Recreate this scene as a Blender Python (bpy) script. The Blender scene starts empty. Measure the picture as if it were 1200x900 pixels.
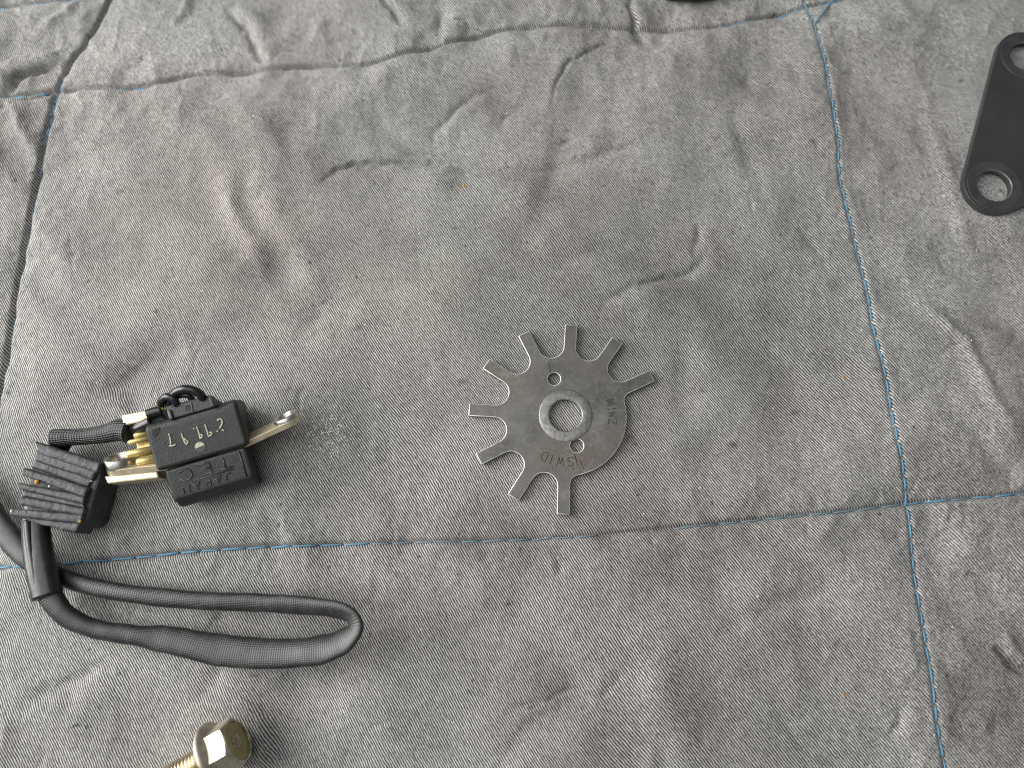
import bpy, bmesh, math, random
import numpy as np
from mathutils import Vector, Matrix
random.seed(7); rng = np.random.default_rng(11)
S = bpy.context.scene
COL = S.collection
R = math.radians

# ---------------------------------------------------------------- camera
TILT = R(14.0); DIST = 0.2125; FPX = 850.0
CAM = Vector((0, -DIST*math.sin(TILT), DIST*math.cos(TILT)))
FWD = Vector((0, math.sin(TILT), -math.cos(TILT)))
UPV = Vector((0, math.cos(TILT), math.sin(TILT)))
cd = bpy.data.cameras.new('camera'); cam = bpy.data.objects.new('camera', cd); COL.objects.link(cam)
cam.location = CAM; cam.rotation_euler = (TILT, 0, 0)
cd.sensor_width = 36; cd.lens = 36*FPX/1200; cd.clip_start = 0.005; cd.clip_end = 20
cd.dof.use_dof = True; cd.dof.focus_distance = 0.205; cd.dof.aperture_fstop = 9
S.camera = cam
# ---------------------------------------------------------------- world and lamps
w = bpy.data.worlds.new('World'); S.world = w; w.use_nodes = True
w.node_tree.nodes['Background'].inputs[0].default_value = (0.93, 0.96, 1.0, 1)
w.node_tree.nodes['Background'].inputs[1].default_value = 0.13
def area(name, loc, size, sizey, power, col, target=(0, 0, 0)):
    l = bpy.data.lights.new(name, 'AREA'); l.shape = 'RECTANGLE'; l.size = size; l.size_y = sizey
    l.energy = power; l.color = col
    o = bpy.data.objects.new(name, l); COL.objects.link(o); o.location = loc
    o.rotation_euler = (Vector(target)-Vector(loc)).to_track_quat('-Z', 'Y').to_euler()
area('doorway_light', (-0.80, 0.10, 0.42), 0.75, 0.7, 14.5, (1.0, 0.98, 0.955))
area('ceiling_light', (-0.38, -0.02, 1.05), 1.1, 1.1, 7.0, (0.97, 0.99, 1.0))
vs = S.view_settings; vs.view_transform = 'Standard'; vs.look = 'None'; vs.exposure = 0.0; vs.gamma = 1
S.render.engine = 'CYCLES'
S.cycles.filter_width = 1.1

# ---------------------------------------------------------------- helpers
def P(px, py, z=0.0):
    r = FWD + Vector((1, 0, 0))*((px-600)/FPX) - UPV*((py-450)/FPX)
    return CAM + r*((z-CAM.z)/r.z)
def PP(pts, z=0.0): return [P(x, y, z) for x, y in pts]
def mat(name, build):
    m = bpy.data.materials.new(name); m.use_nodes = True
    nt = m.node_tree; b = nt.nodes['Principled BSDF']; build(nt, b); return m
def nd(nt, t, **k):
    n = nt.nodes.new(t)
    for a, v in k.items(): setattr(n, a, v)
    return n
def val(nt, op, a, b=None, c=None):
    n = nd(nt, 'ShaderNodeMath', operation=op)
    for i, x in enumerate((a, b, c)):
        if x is None: continue
        if isinstance(x, (int, float)): n.inputs[i].default_value = x
        else: nt.links.new(x, n.inputs[i])
    return n.outputs[0]
def noise(nt, vec, scale, detail=3, rough=0.55):
    n = nd(nt, 'ShaderNodeTexNoise'); n.inputs['Scale'].default_value = scale
    n.inputs['Detail'].default_value = detail; n.inputs['Roughness'].default_value = rough
    if vec is not None: nt.links.new(vec, n.inputs['Vector'])
    return n.outputs['Fac']
def ramp(nt, fac, stops):
    n = nd(nt, 'ShaderNodeValToRGB'); e = n.color_ramp.elements
    while len(e) < len(stops): e.new(0.5)
    for i, (p, c) in enumerate(stops):
        e[i].position = p; e[i].color = (c[0], c[1], c[2], 1) if not isinstance(c, (int, float)) else (c, c, c, 1)
    nt.links.new(fac, n.inputs[0]); return n.outputs[0]
def mix(nt, f, a, b, bt='MIX'):
    n = nd(nt, 'ShaderNodeMix', data_type='RGBA', blend_type=bt)
    for s, x in ((0, f), (6, a), (7, b)):
        if isinstance(x, tuple): n.inputs[s].default_value = (*x[:3], 1)
        elif isinstance(x, (int, float)): n.inputs[s].default_value = x
        else: nt.links.new(x, n.inputs[s])
    return n.outputs[2]
def bump(nt, b, h, dist, strength=1.0):
    n = nd(nt, 'ShaderNodeBump'); n.inputs['Distance'].default_value = dist; n.inputs['Strength'].default_value = strength
    nt.links.new(h, n.inputs['Height']); nt.links.new(n.outputs[0], b.inputs['Normal'])
def objco(nt): return nd(nt, 'ShaderNodeTexCoord').outputs['Object']
def link(name, me, m, parent=None, smooth=False):
    o = bpy.data.objects.new(name, me); COL.objects.link(o)
    if m is not None:
        for mm in (m if isinstance(m, list) else [m]): me.materials.append(mm)
    if parent is not None: o.parent = parent
    if smooth: me.polygons.foreach_set('use_smooth', [True]*len(me.polygons))
    return o
def worldpart(name, bm, m, parent=None, smooth=False, sub=None):
    """bm in world coordinates; parent is an Empty with no rotation (or a child sitting at it)"""
    off = Vector((0, 0, 0)); p = parent
    while p is not None: off += p.location; p = p.parent
    bmesh.ops.recalc_face_normals(bm, faces=bm.faces[:])
    for v in bm.verts: v.co -= off
    me = bpy.data.meshes.new(name); bm.to_mesh(me); bm.free()
    return link(name, me, m, parent, smooth)
def tag(o, label=None, cat=None, group=None, kind=None):
    if label: o['label'] = label
    if cat: o['category'] = cat
    if group: o['group'] = group
    if kind: o['kind'] = kind
def empty(name, loc):
    o = bpy.data.objects.new(name, None); COL.objects.link(o); o.location = loc; o.empty_display_size = .005; return o
def catmull(pts, n):
    pts = [Vector(p) for p in pts]; out = []
    for i in range(len(pts)-1):
        p0 = pts[max(i-1, 0)]; p1 = pts[i]; p2 = pts[i+1]; p3 = pts[min(i+2, len(pts)-1)]
        for k in range(n):
            t = k/n
            out.append(0.5*((2*p1)+(p2-p0)*t+(2*p0-5*p1+4*p2-p3)*t*t+(3*p1-p0-3*p2+p3)*t**3))
    out.append(pts[-1]); return out
def lerp_list(vals, n):
    out = []
    for i in range(len(vals)-1):
        for k in range(n):
            t = k/n; t = t*t*(3-2*t); out.append(tuple(a+(b-a)*t for a, b in zip(vals[i], vals[i+1])))
    out.append(tuple(vals[-1])); return out
def sweep(bm, path, rad, sides=16, caps=True, up=Vector((0, 0, 1)), power=1.0, twist=None):
    """rad: list of (half width across, half height); returns; writes UV (length in m, around 0..1)"""
    uvl = bm.loops.layers.uv.verify(); rings = []; L = 0; Ls = []
    for i, p in enumerate(path):
        a = path[max(i-1, 0)]; b = path[min(i+1, len(path)-1)]
        t = (b-a).normalized(); s = t.cross(up)
        if s.length < 1e-4: s = Vector((1, 0, 0))
        s.normalize(); u = s.cross(t)
        if twist:
            q = Matrix.Rotation(twist[i], 3, t); s = q@s; u = q@u
        if i: L += (p-path[i-1]).length
        Ls.append(L); ring = []
        for k in range(sides):
            th = 2*math.pi*k/sides; c, d = math.cos(th), math.sin(th)
            c = math.copysign(abs(c)**power, c); d = math.copysign(abs(d)**power, d)
            ring.append(bm.verts.new(p + s*c*rad[i][0] + u*d*rad[i][1]))
        rings.append(ring)
    for i in range(len(rings)-1):
        for k in range(sides):
            k2 = (k+1) % sides
            f = bm.faces.new((rings[i][k], rings[i][k2], rings[i+1][k2], rings[i+1][k]))
            for lp, uv in zip(f.loops, ((Ls[i], k/sides), (Ls[i], (k+1)/sides), (Ls[i+1], (k+1)/sides), (Ls[i+1], k/sides))):
                lp[uvl].uv = uv
    if caps:
        bm.faces.new(rings[0][::-1]); bm.faces.new(rings[-1])
def tube(bm, pts, r, sides=10, sub=6, r2=None, **k):
    path = catmull(pts, sub) if sub > 1 else [Vector(p) for p in pts]
    sweep(bm, path, [(r, r2 or r)]*len(path), sides, **k)
def prism(bm, top, depth, direction=Vector((0, 0, -1)), taper=0.0):
    c = sum(top, Vector())/len(top)
    a = [bm.verts.new(p) for p in top]
    b = [bm.verts.new(p+direction*depth+(p-c)*taper) for p in top]
    bm.faces.new(a); bm.faces.new(b[::-1])
    for i in range(len(a)): j = (i+1) % len(a); bm.faces.new((a[i], b[i], b[j], a[j]))
def bevel(o, wdt, seg=2, ang=35):
    m = o.modifiers.new('bevel', 'BEVEL'); m.width = wdt; m.segments = seg; m.limit_method = 'ANGLE'; m.angle_limit = R(ang)
    m.harden_normals = False
def rough_up(bm, amp, scale, cuts=0):
    from mathutils import noise as N
    if cuts: bmesh.ops.subdivide_edges(bm, edges=bm.edges[:], cuts=cuts, use_grid_fill=True)
    for v in bm.verts: v.co += N.noise_vector(v.co*scale)*amp
def curve_plate(name, loops, z0, z1, bev, res=2):
    """flat plate with holes from closed loops of (x, y); chamfered edges"""
    cu = bpy.data.curves.new(name, 'CURVE'); cu.dimensions = '2D'; cu.fill_mode = 'BOTH'
    for lp in loops:
        sp = cu.splines.new('POLY'); sp.points.add(len(lp)-1)
        for q, (x, y) in zip(sp.points, lp): q.co = (x, y, 0, 1)
        sp.use_cyclic_u = True
    cu.extrude = (z1-z0)/2-bev; cu.bevel_depth = bev; cu.bevel_resolution = res; cu.offset = -bev
    o = bpy.data.objects.new(name, cu); COL.objects.link(o)
    dg = bpy.context.evaluated_depsgraph_get()
    me = bpy.data.meshes.new_from_object(o.evaluated_get(dg)); bpy.data.objects.remove(o)
    me.transform(Matrix.Translation((0, 0, (z0+z1)/2)))
    bm = bmesh.new(); bm.from_mesh(me); bmesh.ops.remove_doubles(bm, verts=bm.verts[:], dist=1e-7)
    bmesh.ops.recalc_face_normals(bm, faces=bm.faces[:]); bm.to_mesh(me); bm.free()
    me.name = name; me.materials.clear(); return me
def circ(cx, cy, r, n=48, rev=False):
    a = [(cx+r*math.cos(2*math.pi*i/n), cy+r*math.sin(2*math.pi*i/n)) for i in range(n)]
    return a[::-1] if rev else a
GLYPH = {  # stroke letters in a 0..1 box
 'S': [[(.9,.85),(.6,1),(.25,.95),(.1,.75),(.3,.55),(.7,.45),(.9,.25),(.7,.03),(.3,0),(.05,.15)]],
 'W': [[(0,1),(.25,0),(.5,.8),(.75,0),(1,1)]], 'I': [[(.5,0),(.5,1)]],
 'D': [[(.1,0),(.1,1),(.5,1),(.85,.8),(.95,.5),(.85,.2),(.5,0),(.1,0)]],
 'M': [[(0,0),(.1,1),(.5,.2),(.9,1),(1,0)]], 'Z': [[(.05,1),(.95,1),(.1,0),(.95,0)]],
 'J': [[(.8,1),(.8,.25),(.6,0),(.3,0),(.1,.2)]], 'A': [[(0,0),(.5,1),(1,0)],[(.2,.35),(.8,.35)]],
 'P': [[(.1,0),(.1,1),(.7,1),(.9,.8),(.7,.5),(.1,.5)]], 'N': [[(.05,0),(.05,1),(.95,0),(.95,1)]],
 'T': [[(0,1),(1,1)],[(.5,1),(.5,0)]], 'E': [[(.95,1),(.1,1),(.1,0),(.95,0)],[(.1,.5),(.8,.5)]],
 'C': [[(.95,.8),(.7,1),(.35,1),(.1,.75),(.05,.4),(.25,.05),(.6,0),(.95,.2)]]}

# ---------------------------------------------------------------- materials
def m_cloth(nt, b):
    uv = nd(nt, 'ShaderNodeUVMap', uv_map='weave').outputs[0]
    sep = nd(nt, 'ShaderNodeSeparateXYZ'); nt.links.new(uv, sep.inputs[0])
    u, v = sep.outputs[0], sep.outputs[1]
    oc = objco(nt)
    at = nd(nt, 'ShaderNodeAttribute', attribute_name='wear'); ws = nd(nt, 'ShaderNodeSeparateColor'); nt.links.new(at.outputs['Color'], ws.inputs[0])
    stain_shade, nap, rust = ws.outputs[0], ws.outputs[1], ws.outputs[2]
    wob = val(nt, 'MULTIPLY_ADD', noise(nt, oc, 700, 2), 0.8, -0.4)
    ph = val(nt, 'ADD', u, wob)
    s = val(nt, 'SINE', val(nt, 'MULTIPLY', ph, 2*math.pi))
    t = val(nt, 'MULTIPLY_ADD', s, 0.5, 0.5)
    # dashes along each rib (the single thread floats)
    cmb = nd(nt, 'ShaderNodeCombineXYZ'); nt.links.new(val(nt, 'MULTIPLY', u, 1.0), cmb.inputs[0]); nt.links.new(val(nt, 'MULTIPLY', v, 0.30), cmb.inputs[1])
    dash = noise(nt, cmb.outputs[0], 1.0, 2, 0.6)
    fine = noise(nt, oc, 2600, 2, 0.6)
    fuzz = noise(nt, oc, 1500, 3, 0.65)
    mott = noise(nt, oc, 60, 5, 0.62)
    amp = val(nt, 'MULTIPLY_ADD', nap, -0.72, 1.0)
    tt = val(nt, 'MULTIPLY_ADD', val(nt, 'SUBTRACT', t, 0.5), amp, 0.5)
    # value = rib * dash variation + fuzz
    x = val(nt, 'MULTIPLY', tt, val(nt, 'MULTIPLY_ADD', dash, 1.1, 0.45))
    x = val(nt, 'ADD', x, val(nt, 'MULTIPLY', val(nt, 'SUBTRACT', fine, 0.5), 0.35))
    fz = val(nt, 'MULTIPLY', val(nt, 'SUBTRACT', fuzz, 0.42), val(nt, 'MULTIPLY_ADD', nap, 1.0, 0.25))
    x = val(nt, 'ADD', x, fz)
    x = val(nt, 'ADD', x, val(nt, 'MULTIPLY', val(nt, 'SUBTRACT', mott, 0.5), 0.22))
    base = ramp(nt, x, [(0.0, (.045, .044, .044)), (0.30, (.125, .122, .120)), (0.55, (.28, .275, .265)), (0.85, (.52, .515, .495)), (1.0, (.68, .675, .65))])
    tintn = noise(nt, oc, 9, 3, 0.5)
    tint = ramp(nt, tintn, [(0.35, (0.91, .94, .925)), (0.65, (.98, .94, .93))])
    base = mix(nt, 1.0, base, tint, 'MULTIPLY')
    blot = ramp(nt, noise(nt, oc, 32, 4, 0.6), [(0.30, .74), (0.55, 1.0), (0.75, 1.10)])
    base = mix(nt, 1.0, base, blot, 'MULTIPLY')
    so = nd(nt, 'ShaderNodeAttribute', attribute_name='soil_shade').outputs['Fac']
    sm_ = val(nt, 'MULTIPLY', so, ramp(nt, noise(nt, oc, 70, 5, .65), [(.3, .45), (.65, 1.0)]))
    base = mix(nt, sm_, base, mix(nt, 1.0, base, (.50, .465, .455), 'MULTIPLY'))  # darkens the cloth for soiling and for painted shade alike
    # small grease specks
    sp = ramp(nt, noise(nt, oc, 330, 2, 0.5), [(0.24, 0.45), (0.29, 1.0)])
    base = mix(nt, 1.0, base, sp, 'MULTIPLY')
    base = mix(nt, val(nt, 'MULTIPLY', stain_shade, 0.85), base, (.022, .021, .022))
    base = mix(nt, val(nt, 'MULTIPLY', rust, 0.6), base, (.11, .065, .04))
    nt.links.new(base, b.inputs['Base Color']); b.inputs['Roughness'].default_value = 0.92
    b.inputs['Specular IOR Level'].default_value = 0.15
    b.inputs['Sheen Weight'].default_value = 0.12; b.inputs['Sheen Roughness'].default_value = 0.5
    h = val(nt, 'ADD', val(nt, 'MULTIPLY', tt, 0.5), val(nt, 'MULTIPLY', fuzz, 0.35))
    bump(nt, b, h, 0.00012, 0.8)
M_cloth = mat('twill_cloth', m_cloth)
def simple(name, col, rough=.5, metal=0.0, spec=.5, var=0.15, nscale=300, bmp=0.0, bscale=2000, coat=0, dust=0.0, dustcol=(.3, .29, .27)):
    def f(nt, b):
        oc = objco(nt)
        n = noise(nt, oc, nscale, 4, 0.6)
        lo = tuple(c*(1-var) for c in col); hi = tuple(min(1, c*(1+var)) for c in col)
        c = ramp(nt, n, [(0.3, lo), (0.7, hi)])
        if dust:
            d = ramp(nt, noise(nt, oc, nscale*3.1, 5, 0.7), [(0.5, 0.0), (0.78, 1.0)])
            c = mix(nt, val(nt, 'MULTIPLY', d, dust), c, dustcol)
        nt.links.new(c, b.inputs['Base Color'])
        r = val(nt, 'MULTIPLY_ADD', noise(nt, oc, nscale*1.7, 3), 0.3, rough-0.15); nt.links.new(r, b.inputs['Roughness'])
        b.inputs['Metallic'].default_value = metal; b.inputs['Specular IOR Level'].default_value = spec
        b.inputs['Coat Weight'].default_value = coat
        if bmp: bump(nt, b, noise(nt, oc, bscale, 3, 0.6), bmp)
    return mat(name, f)
M_thread = simple('blue_thread', (.115, .30, .45), .6, var=.25, nscale=1500, bmp=.00008, bscale=6000, dust=.25)
M_thread_dull = simple('faded_thread', (.15, .25, .31), .75, var=.3, nscale=1500, bmp=.00008, bscale=6000, dust=.3)
def m_steel(nt, b):
    oc = objco(nt)
    n1 = noise(nt, oc, 150, 5, 0.7); n2 = noise(nt, oc, 900, 4, 0.6); n3 = noise(nt, oc, 40, 3, 0.5)
    c = ramp(nt, n1, [(0.25, (.125, .12, .108)), (0.55, (.175, .169, .155)), (0.8, (.27, .265, .248))])
    c = mix(nt, ramp(nt, n2, [(0.5, 0.0), (0.75, 0.45)]), c, (.40, .39, .36))
    r = ramp(nt, val(nt, 'MULTIPLY', n3, n2), [(0.26, 0.0), (0.38, 0.75)])
    c = mix(nt, r, c, (.13, .10, .078))
    c = mix(nt, 1.0, c, ramp(nt, n3, [(.35, .82), (.65, 1.12)]), 'MULTIPLY')
    nt.links.new(c, b.inputs['Base Color']); b.inputs['Metallic'].default_value = .85
    nt.links.new(val(nt, 'MULTIPLY_ADD', n2, 0.25, 0.33), b.inputs['Roughness'])
    bump(nt, b, val(nt, 'ADD', noise(nt, oc, 2500, 3, 0.6), n1), 0.00007, .8)
M_steel = mat('worn_steel', m_steel)
M_edge = simple('bright_worn_edge', (.62, .60, .56), .36, .85, var=.3, nscale=500) if False else None
M_ring = simple('rubbed_steel', (.25, .245, .228), .42, .85, var=.35, nscale=900, bmp=.00003, bscale=2500)
M_groove = simple('stamped_groove', (.085, .082, .074), .7, .3)
M_plast = simple('black_plastic', (.020, .022, .021), .44, spec=.42, var=.4, nscale=900, bmp=.00014, bscale=3000, dust=.35, dustcol=(.075, .08, .07))
M_plast2 = simple('moulded_letters', (.026, .028, .027), .38, spec=.6, var=.3, nscale=600, dust=.2, dustcol=(.14, .14, .13))
M_dark = simple('recess_black', (.008, .008, .008), .7)
M_wire = simple('glossy_wire', (.015, .015, .016), .28, spec=.6, var=.3, bmp=.00002, bscale=1500)
M_rubber = simple('perished_rubber', (.042, .044, .047), .5, spec=.5, var=.5, nscale=250, bmp=.00025, bscale=1100, dust=.5, dustcol=(.14, .14, .13))
M_shrink = simple('heat_shrink', (.016, .016, .018), .30, spec=.6, var=.3, nscale=200, bmp=.00008, bscale=500, dust=.15, dustcol=(.1, .1, .1))
def braid(name, col, tick, rough, fu, fv, amt, bd, t0=.45):
    def f(nt, b):
        uv = nd(nt, 'ShaderNodeTexCoord').outputs['UV']
        sep = nd(nt, 'ShaderNodeSeparateXYZ'); nt.links.new(uv, sep.inputs[0])
        a = val(nt, 'MULTIPLY', sep.outputs[0], fu); c = val(nt, 'MULTIPLY', sep.outputs[1], fv)
        s1 = val(nt, 'SINE', val(nt, 'ADD', a, c)); s2 = val(nt, 'SINE', val(nt, 'SUBTRACT', a, c))
        w_ = val(nt, 'MULTIPLY_ADD', val(nt, 'MULTIPLY', s1, s2), .5, .5)
        oc = objco(nt); n = noise(nt, oc, 350, 4, .6)
        cc = mix(nt, val(nt, 'MULTIPLY', ramp(nt, w_, [(t0, 0.0), (0.97, 1.0)]), val(nt, 'MULTIPLY', ramp(nt, n, [(.35, .3), (.65, 1.0)]), amt)), col, tick)
        dd = ramp(nt, noise(nt, oc, 160, 5, .7), [(0.45, 0.0), (0.8, .7)])
        cc = mix(nt, dd, cc, (.075, .075, .073))
        nt.links.new(cc, b.inputs['Base Color']); b.inputs['Roughness'].default_value = rough; b.inputs['Coat Weight'].default_value = .25; b.inputs['Coat Roughness'].default_value = .35
        bump(nt, b, val(nt, 'ADD', w_, val(nt, 'MULTIPLY', n, .5)), bd)
    return mat(name, f)
M_braid = braid('braided_sleeve', (.013, .013, .0145), (.045, .045, .048), .29, 5200, 2*math.pi*20, .6, .00006)
M_mesh = braid('open_mesh_sleeve', (.004, .004, .005), (.30, .30, .31), .45, 4300, 2*math.pi*13, 1.0, .0003, .72)
M_zinc = simple('cream_zinc', (.66, .57, .40), .42, .6, var=.18, nscale=350, bmp=.00004, bscale=1500, dust=.2, dustcol=(.5, .42, .33))
M_brass = simple('yellow_brass', (.72, .58, .24), .42, .55, var=.2, nscale=500, bmp=.00004, bscale=1500)
M_nick = simple('dull_nickel', (.55, .53, .48), .3, .9, var=.3, nscale=400)
M_bolt = simple('yellow_zinc_plate', (.62, .575, .47), .5, 1.0, var=.3, nscale=330, bmp=.00003, bscale=1200, dust=.15, dustcol=(.35, .25, .12))
M_boltf = simple('zinc_dark_reflection', (.34, .31, .15), .20, 1.0, var=.12, nscale=220)  # dark reflection on the bolt's end face put into its colour
M_bthread = simple('gold_thread', (.70, .60, .40), .34, 1.0, var=.3, nscale=500)
M_cream = simple('cream_paint', (.46, .46, .31), .7, var=.45, nscale=1800, bmp=.00006)
M_lint = simple('pale_lint', (.75, .73, .68), .9)
M_ochre = simple('ochre_grit', (.50, .27, .06), .8)
M_yellow = simple('yellow_wire', (.75, .50, .03), .5)
def m_link(nt, b):
    oc = objco(nt)
    n = noise(nt, oc, 55, 4, .6)
    c = ramp(nt, n, [(0.35, (.042, .042, .045)), (0.6, (.056, .054, .056)), (0.8, (.085, .068, .060))])
    sp = ramp(nt, noise(nt, oc, 1300, 2, .5), [(0.70, 0.0), (0.78, .7)])
    c = mix(nt, sp, c, (.12, .12, .12))
    at = nd(nt, 'ShaderNodeAttribute', attribute_name='rub'); 
    nt.links.new(mix(nt, at.outputs['Fac'], c, (.060, .062, .068)), b.inputs['Base Color'])
    nt.links.new(val(nt, 'MULTIPLY_ADD', n, .2, .26), b.inputs['Roughness']); b.inputs['Metallic'].default_value = .25
    bump(nt, b, noise(nt, oc, 1800, 3, .6), .00003)
M_link = mat('blackened_steel', m_link)
M_cap = simple('dark_cap', (.018, .018, .018), .4, var=.2)
M_capin = simple('olive_cap_inside', (.12, .12, .09), .5, .5, var=.2)

# ---------------------------------------------------------------- the blanket
SEAMS = {
 'left': [(160,-60),(130,-12),(104,35),(80,72),(66,106),(58,150),(45,210),(30,270),(15,340),(5,390),(-10,460),(-25,560),(-40,664),(-60,800),(-80,950),(-95,1080)],
 'top': [(-120,132),(-40,120),(8,116),(40,110),(65,106),(110,101),(170,95),(225,84),(300,83),(360,76),(430,72),(480,60),(520,51),(560,40),(600,31),(640,28),(700,27),(760,26),(800,24),(850,19),(900,10),(948,0),(1000,-10),(1100,-24),(1300,-45)],
 'right': [(940,-90),(944,-30),(948,0),(957,24),(961,50),(968,90),(973,130),(980,165),(985,210),(993,245),(1003,280),(1012,320),(1020,355),(1026,390),(1034,430),(1040,470),(1050,520),(1059,560),(1065,592),(1068,630),(1074,680),(1080,730),(1086,770),(1092,820),(1098,860),(1106,900),(1118,980),(1130,1060)],
 'bottom': [(-200,672),(-100,669),(-40,666),(0,665),(60,662),(100,658),(160,653),(220,647),(290,642),(340,640),(420,637),(500,635),(560,634),(640,631),(720,626),(800,618),(880,610),(960,602),(1010,597),(1065,590),(1120,585),(1180,580),(1260,573),(1400,563)],
 'corner': [(-120,14),(-40,6),(8,1),(60,-3),(130,-9),(200,-18)],
}
PITCH = 0.00046
X0, X1, Y0, Y1 = -0.222, 0.222, -0.150, 0.212
xs = np.arange(X0, X1, PITCH); ys = np.arange(Y0, Y1, PITCH)
GX, GY = np.meshgrid(xs, ys); H = np.zeros_like(GX); WEAR = np.zeros(GX.shape+(3,)); 
def vnoise(cell, seed):
    g = np.random.default_rng(seed); cx = int((X1-X0)/cell)+4; cy = int((Y1-Y0)/cell)+4; t = g.uniform(-1, 1, (cy, cx))
    fx = (xs-X0)/cell; fy = (ys-Y0)/cell; ix = fx.astype(int); iy = fy.astype(int); ax_ = fx-ix; ay_ = fy-iy
    ax_ = ax_**3*(ax_*(ax_*6-15)+10); ay_ = ay_**3*(ay_*(ay_*6-15)+10)
    a = t[np.ix_(iy, ix)]*(1-ax_)+t[np.ix_(iy, ix+1)]*ax_; b = t[np.ix_(iy+1, ix)]*(1-ax_)+t[np.ix_(iy+1, ix+1)]*ax_
    return a*(1-ay_[:, None])+b*ay_[:, None]
def rnoise(cell, seed):
    # value noise sampled on a turned, warped lattice so that no rows show
    return (vnoise(cell, seed)+vnoise(cell*.73, seed+50)+vnoise(cell*.57, seed+90)*.7)/1.6
WX = GX + .0015*rnoise(.0135, 1) + .00055*rnoise(.0034, 2) + .00018*rnoise(.0015, 3)
WY = GY + .0015*rnoise(.0135, 4) + .00055*rnoise(.0034, 5) + .00018*rnoise(.0015, 6)
DM = np.clip(.9 + .42*rnoise(.013, 7), .3, 1.5)
def seg_dist(pts, x, y, closed=False):
    """distance, signed side (left of travel positive), param along 0..1"""
    best = np.full(x.shape, 1e9); side = np.zeros(x.shape); par = np.zeros(x.shape)
    lens = [math.hypot(b[0]-a[0], b[1]-a[1]) for a, b in zip(pts[:-1], pts[1:])]; tot = sum(lens); acc = 0
    for (a, b), ln in zip(zip(pts[:-1], pts[1:]), lens):
        dx, dy = b[0]-a[0], b[1]-a[1]
        t = np.clip(((x-a[0])*dx+(y-a[1])*dy)/(ln*ln+1e-18), 0, 1)
        ex, ey = x-(a[0]+t*dx), y-(a[1]+t*dy); d = np.hypot(ex, ey)
        m = d < best
        best = np.where(m, d, best); side = np.where(m, np.sign(dx*ey-dy*ex), side); par = np.where(m, (acc+t*ln)/tot, par); acc += ln
    return best, side, par
def win(pts, pad):
    px = [p[0] for p in pts]; py = [p[1] for p in pts]
    i0 = max(0, int((min(py)-pad-Y0)/PITCH)); i1 = min(len(ys), int((max(py)+pad-Y0)/PITCH)+2)
    j0 = max(0, int((min(px)-pad-X0)/PITCH)); j1 = min(len(xs), int((max(px)+pad-X0)/PITCH)+2)
    return slice(i0, i1), slice(j0, j1)
def g2(pts): return [tuple(v)[:2] for v in PP(pts)]
def smooth2(pts, n=5): return [tuple(v)[:2] for v in catmull([Vector((*p, 0)) for p in pts], n)]
MM = 0.001
def crease(pts, depth, width, shoulder=0.5, swid=None, soff=1.0, raw=False, taper=True):
    """valley of `depth` mm with a raised shoulder on one side (sign of soff)"""
    q = smooth2(pts if raw else g2(pts)); width *= MM; swid = (swid or 3*width/MM)*MM
    w_ = win(q, 3*max(width, swid)+abs(soff)*width*2)
    if w_[0].start >= w_[0].stop or w_[1].start >= w_[1].stop: return
    d, s, t = seg_dist(q, WX[w_], WY[w_]); sd = d*s; d = d*(1+.35*(DM[w_]-.85))
    e = DM[w_]* np.sin(np.pi*np.clip(t, 0, 1))**0.6 if taper else 1.0
    H[w_] += depth*MM*e*(-np.exp(-(d/width)**2) + shoulder*np.exp(-((sd-soff*width*1.4)/swid)**2))
# soft ups and downs of the padding
def soft(n, amp, lo, hi, aniso=2.2):
    for _ in range(n):
        cx, cy = rng.uniform(X0, X1), rng.uniform(Y0, Y1); r = rng.uniform(lo, hi)*MM; th = rng.uniform(0, np.pi); k = rng.uniform(1, aniso)
        rr = r*k
        w_ = win([(cx, cy)], 3*rr)
        x, y = GX[w_]-cx, GY[w_]-cy
        a = (x*np.cos(th)+y*np.sin(th))/rr; b = (-x*np.sin(th)+y*np.cos(th))/r
        H[w_] += rng.normal(0, amp)*MM*np.exp(-(a*a+b*b))
soft(90, 1.3, 12, 26); soft(460, .62, 5, 11, 3.2); soft(900, .19, 2.2, 5, 3.5); soft(900, .045, 1.2, 2.6, 3.5)
# wrinkles one can place in the photograph
crease([(372,212),(395,198),(425,189),(480,187),(540,190)], 2.7, 1.1, .6, 5, -2.5)
crease([(648,125),(652,100),(665,75),(690,53),(725,48),(760,58)], 1.2, .7, .5, 2.5, 2)
crease([(500,162),(520,135),(545,118),(580,110)], .9, 1.2, .5, 3, -2)
crease([(585,145),(603,130),(620,115)], .8, 1.6, .4, 3, -2)
crease([(232,130),(262,180),(274,225),(287,268),(318,330),(345,372)], -1.6, 4.0, -1.1, 6.5, 2)
crease([(180,385),(225,350),(262,318),(290,300)], .8, 5.0, .5, 6, -1.5)
crease([(100,470),(140,450),(175,425),(215,405)], 1.7, 6, .5, 6, -1.5)
crease([(345,395),(380,375),(420,385),(470,380)], .9, 3.5, .4, 4, 1.5)
crease([(10,114),(18,97),(40,84),(64,77)], 2.8, 1.1, .5, 2.5, 2)
crease([(26,118),(48,112),(64,104)], 1.3, .8, .3, 2, 1.5)
crease([(14,112),(24,140),(36,170),(50,205)], -1.2, 2.5, -.3, 4, 1)
crease([(40,40),(65,18),(100,-12)], -1.6, 2.0, -.8, 4, 2)
crease([(268,8),(290,38),(309,76)], 1.5, 1.6, .6, 3, 2)
crease([(205,28),(214,12),(226,-8)], -1.1, 1.8, -.4, 3, 2)
crease([(350,70),(372,50),(380,20)], -.9, 2.5, -.5, 4, 2)
crease([(456,-6),(460,14),(462,30)], 1.4, 1.4, .5, 3, 2)
crease([(520,10),(512,35),(500,58)], 1.3, 1.6, .5, 3, 2)
crease([(742,-8),(741,14),(746,30),(762,50)], 1.6, 1.4, .5, 3, 2)
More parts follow.
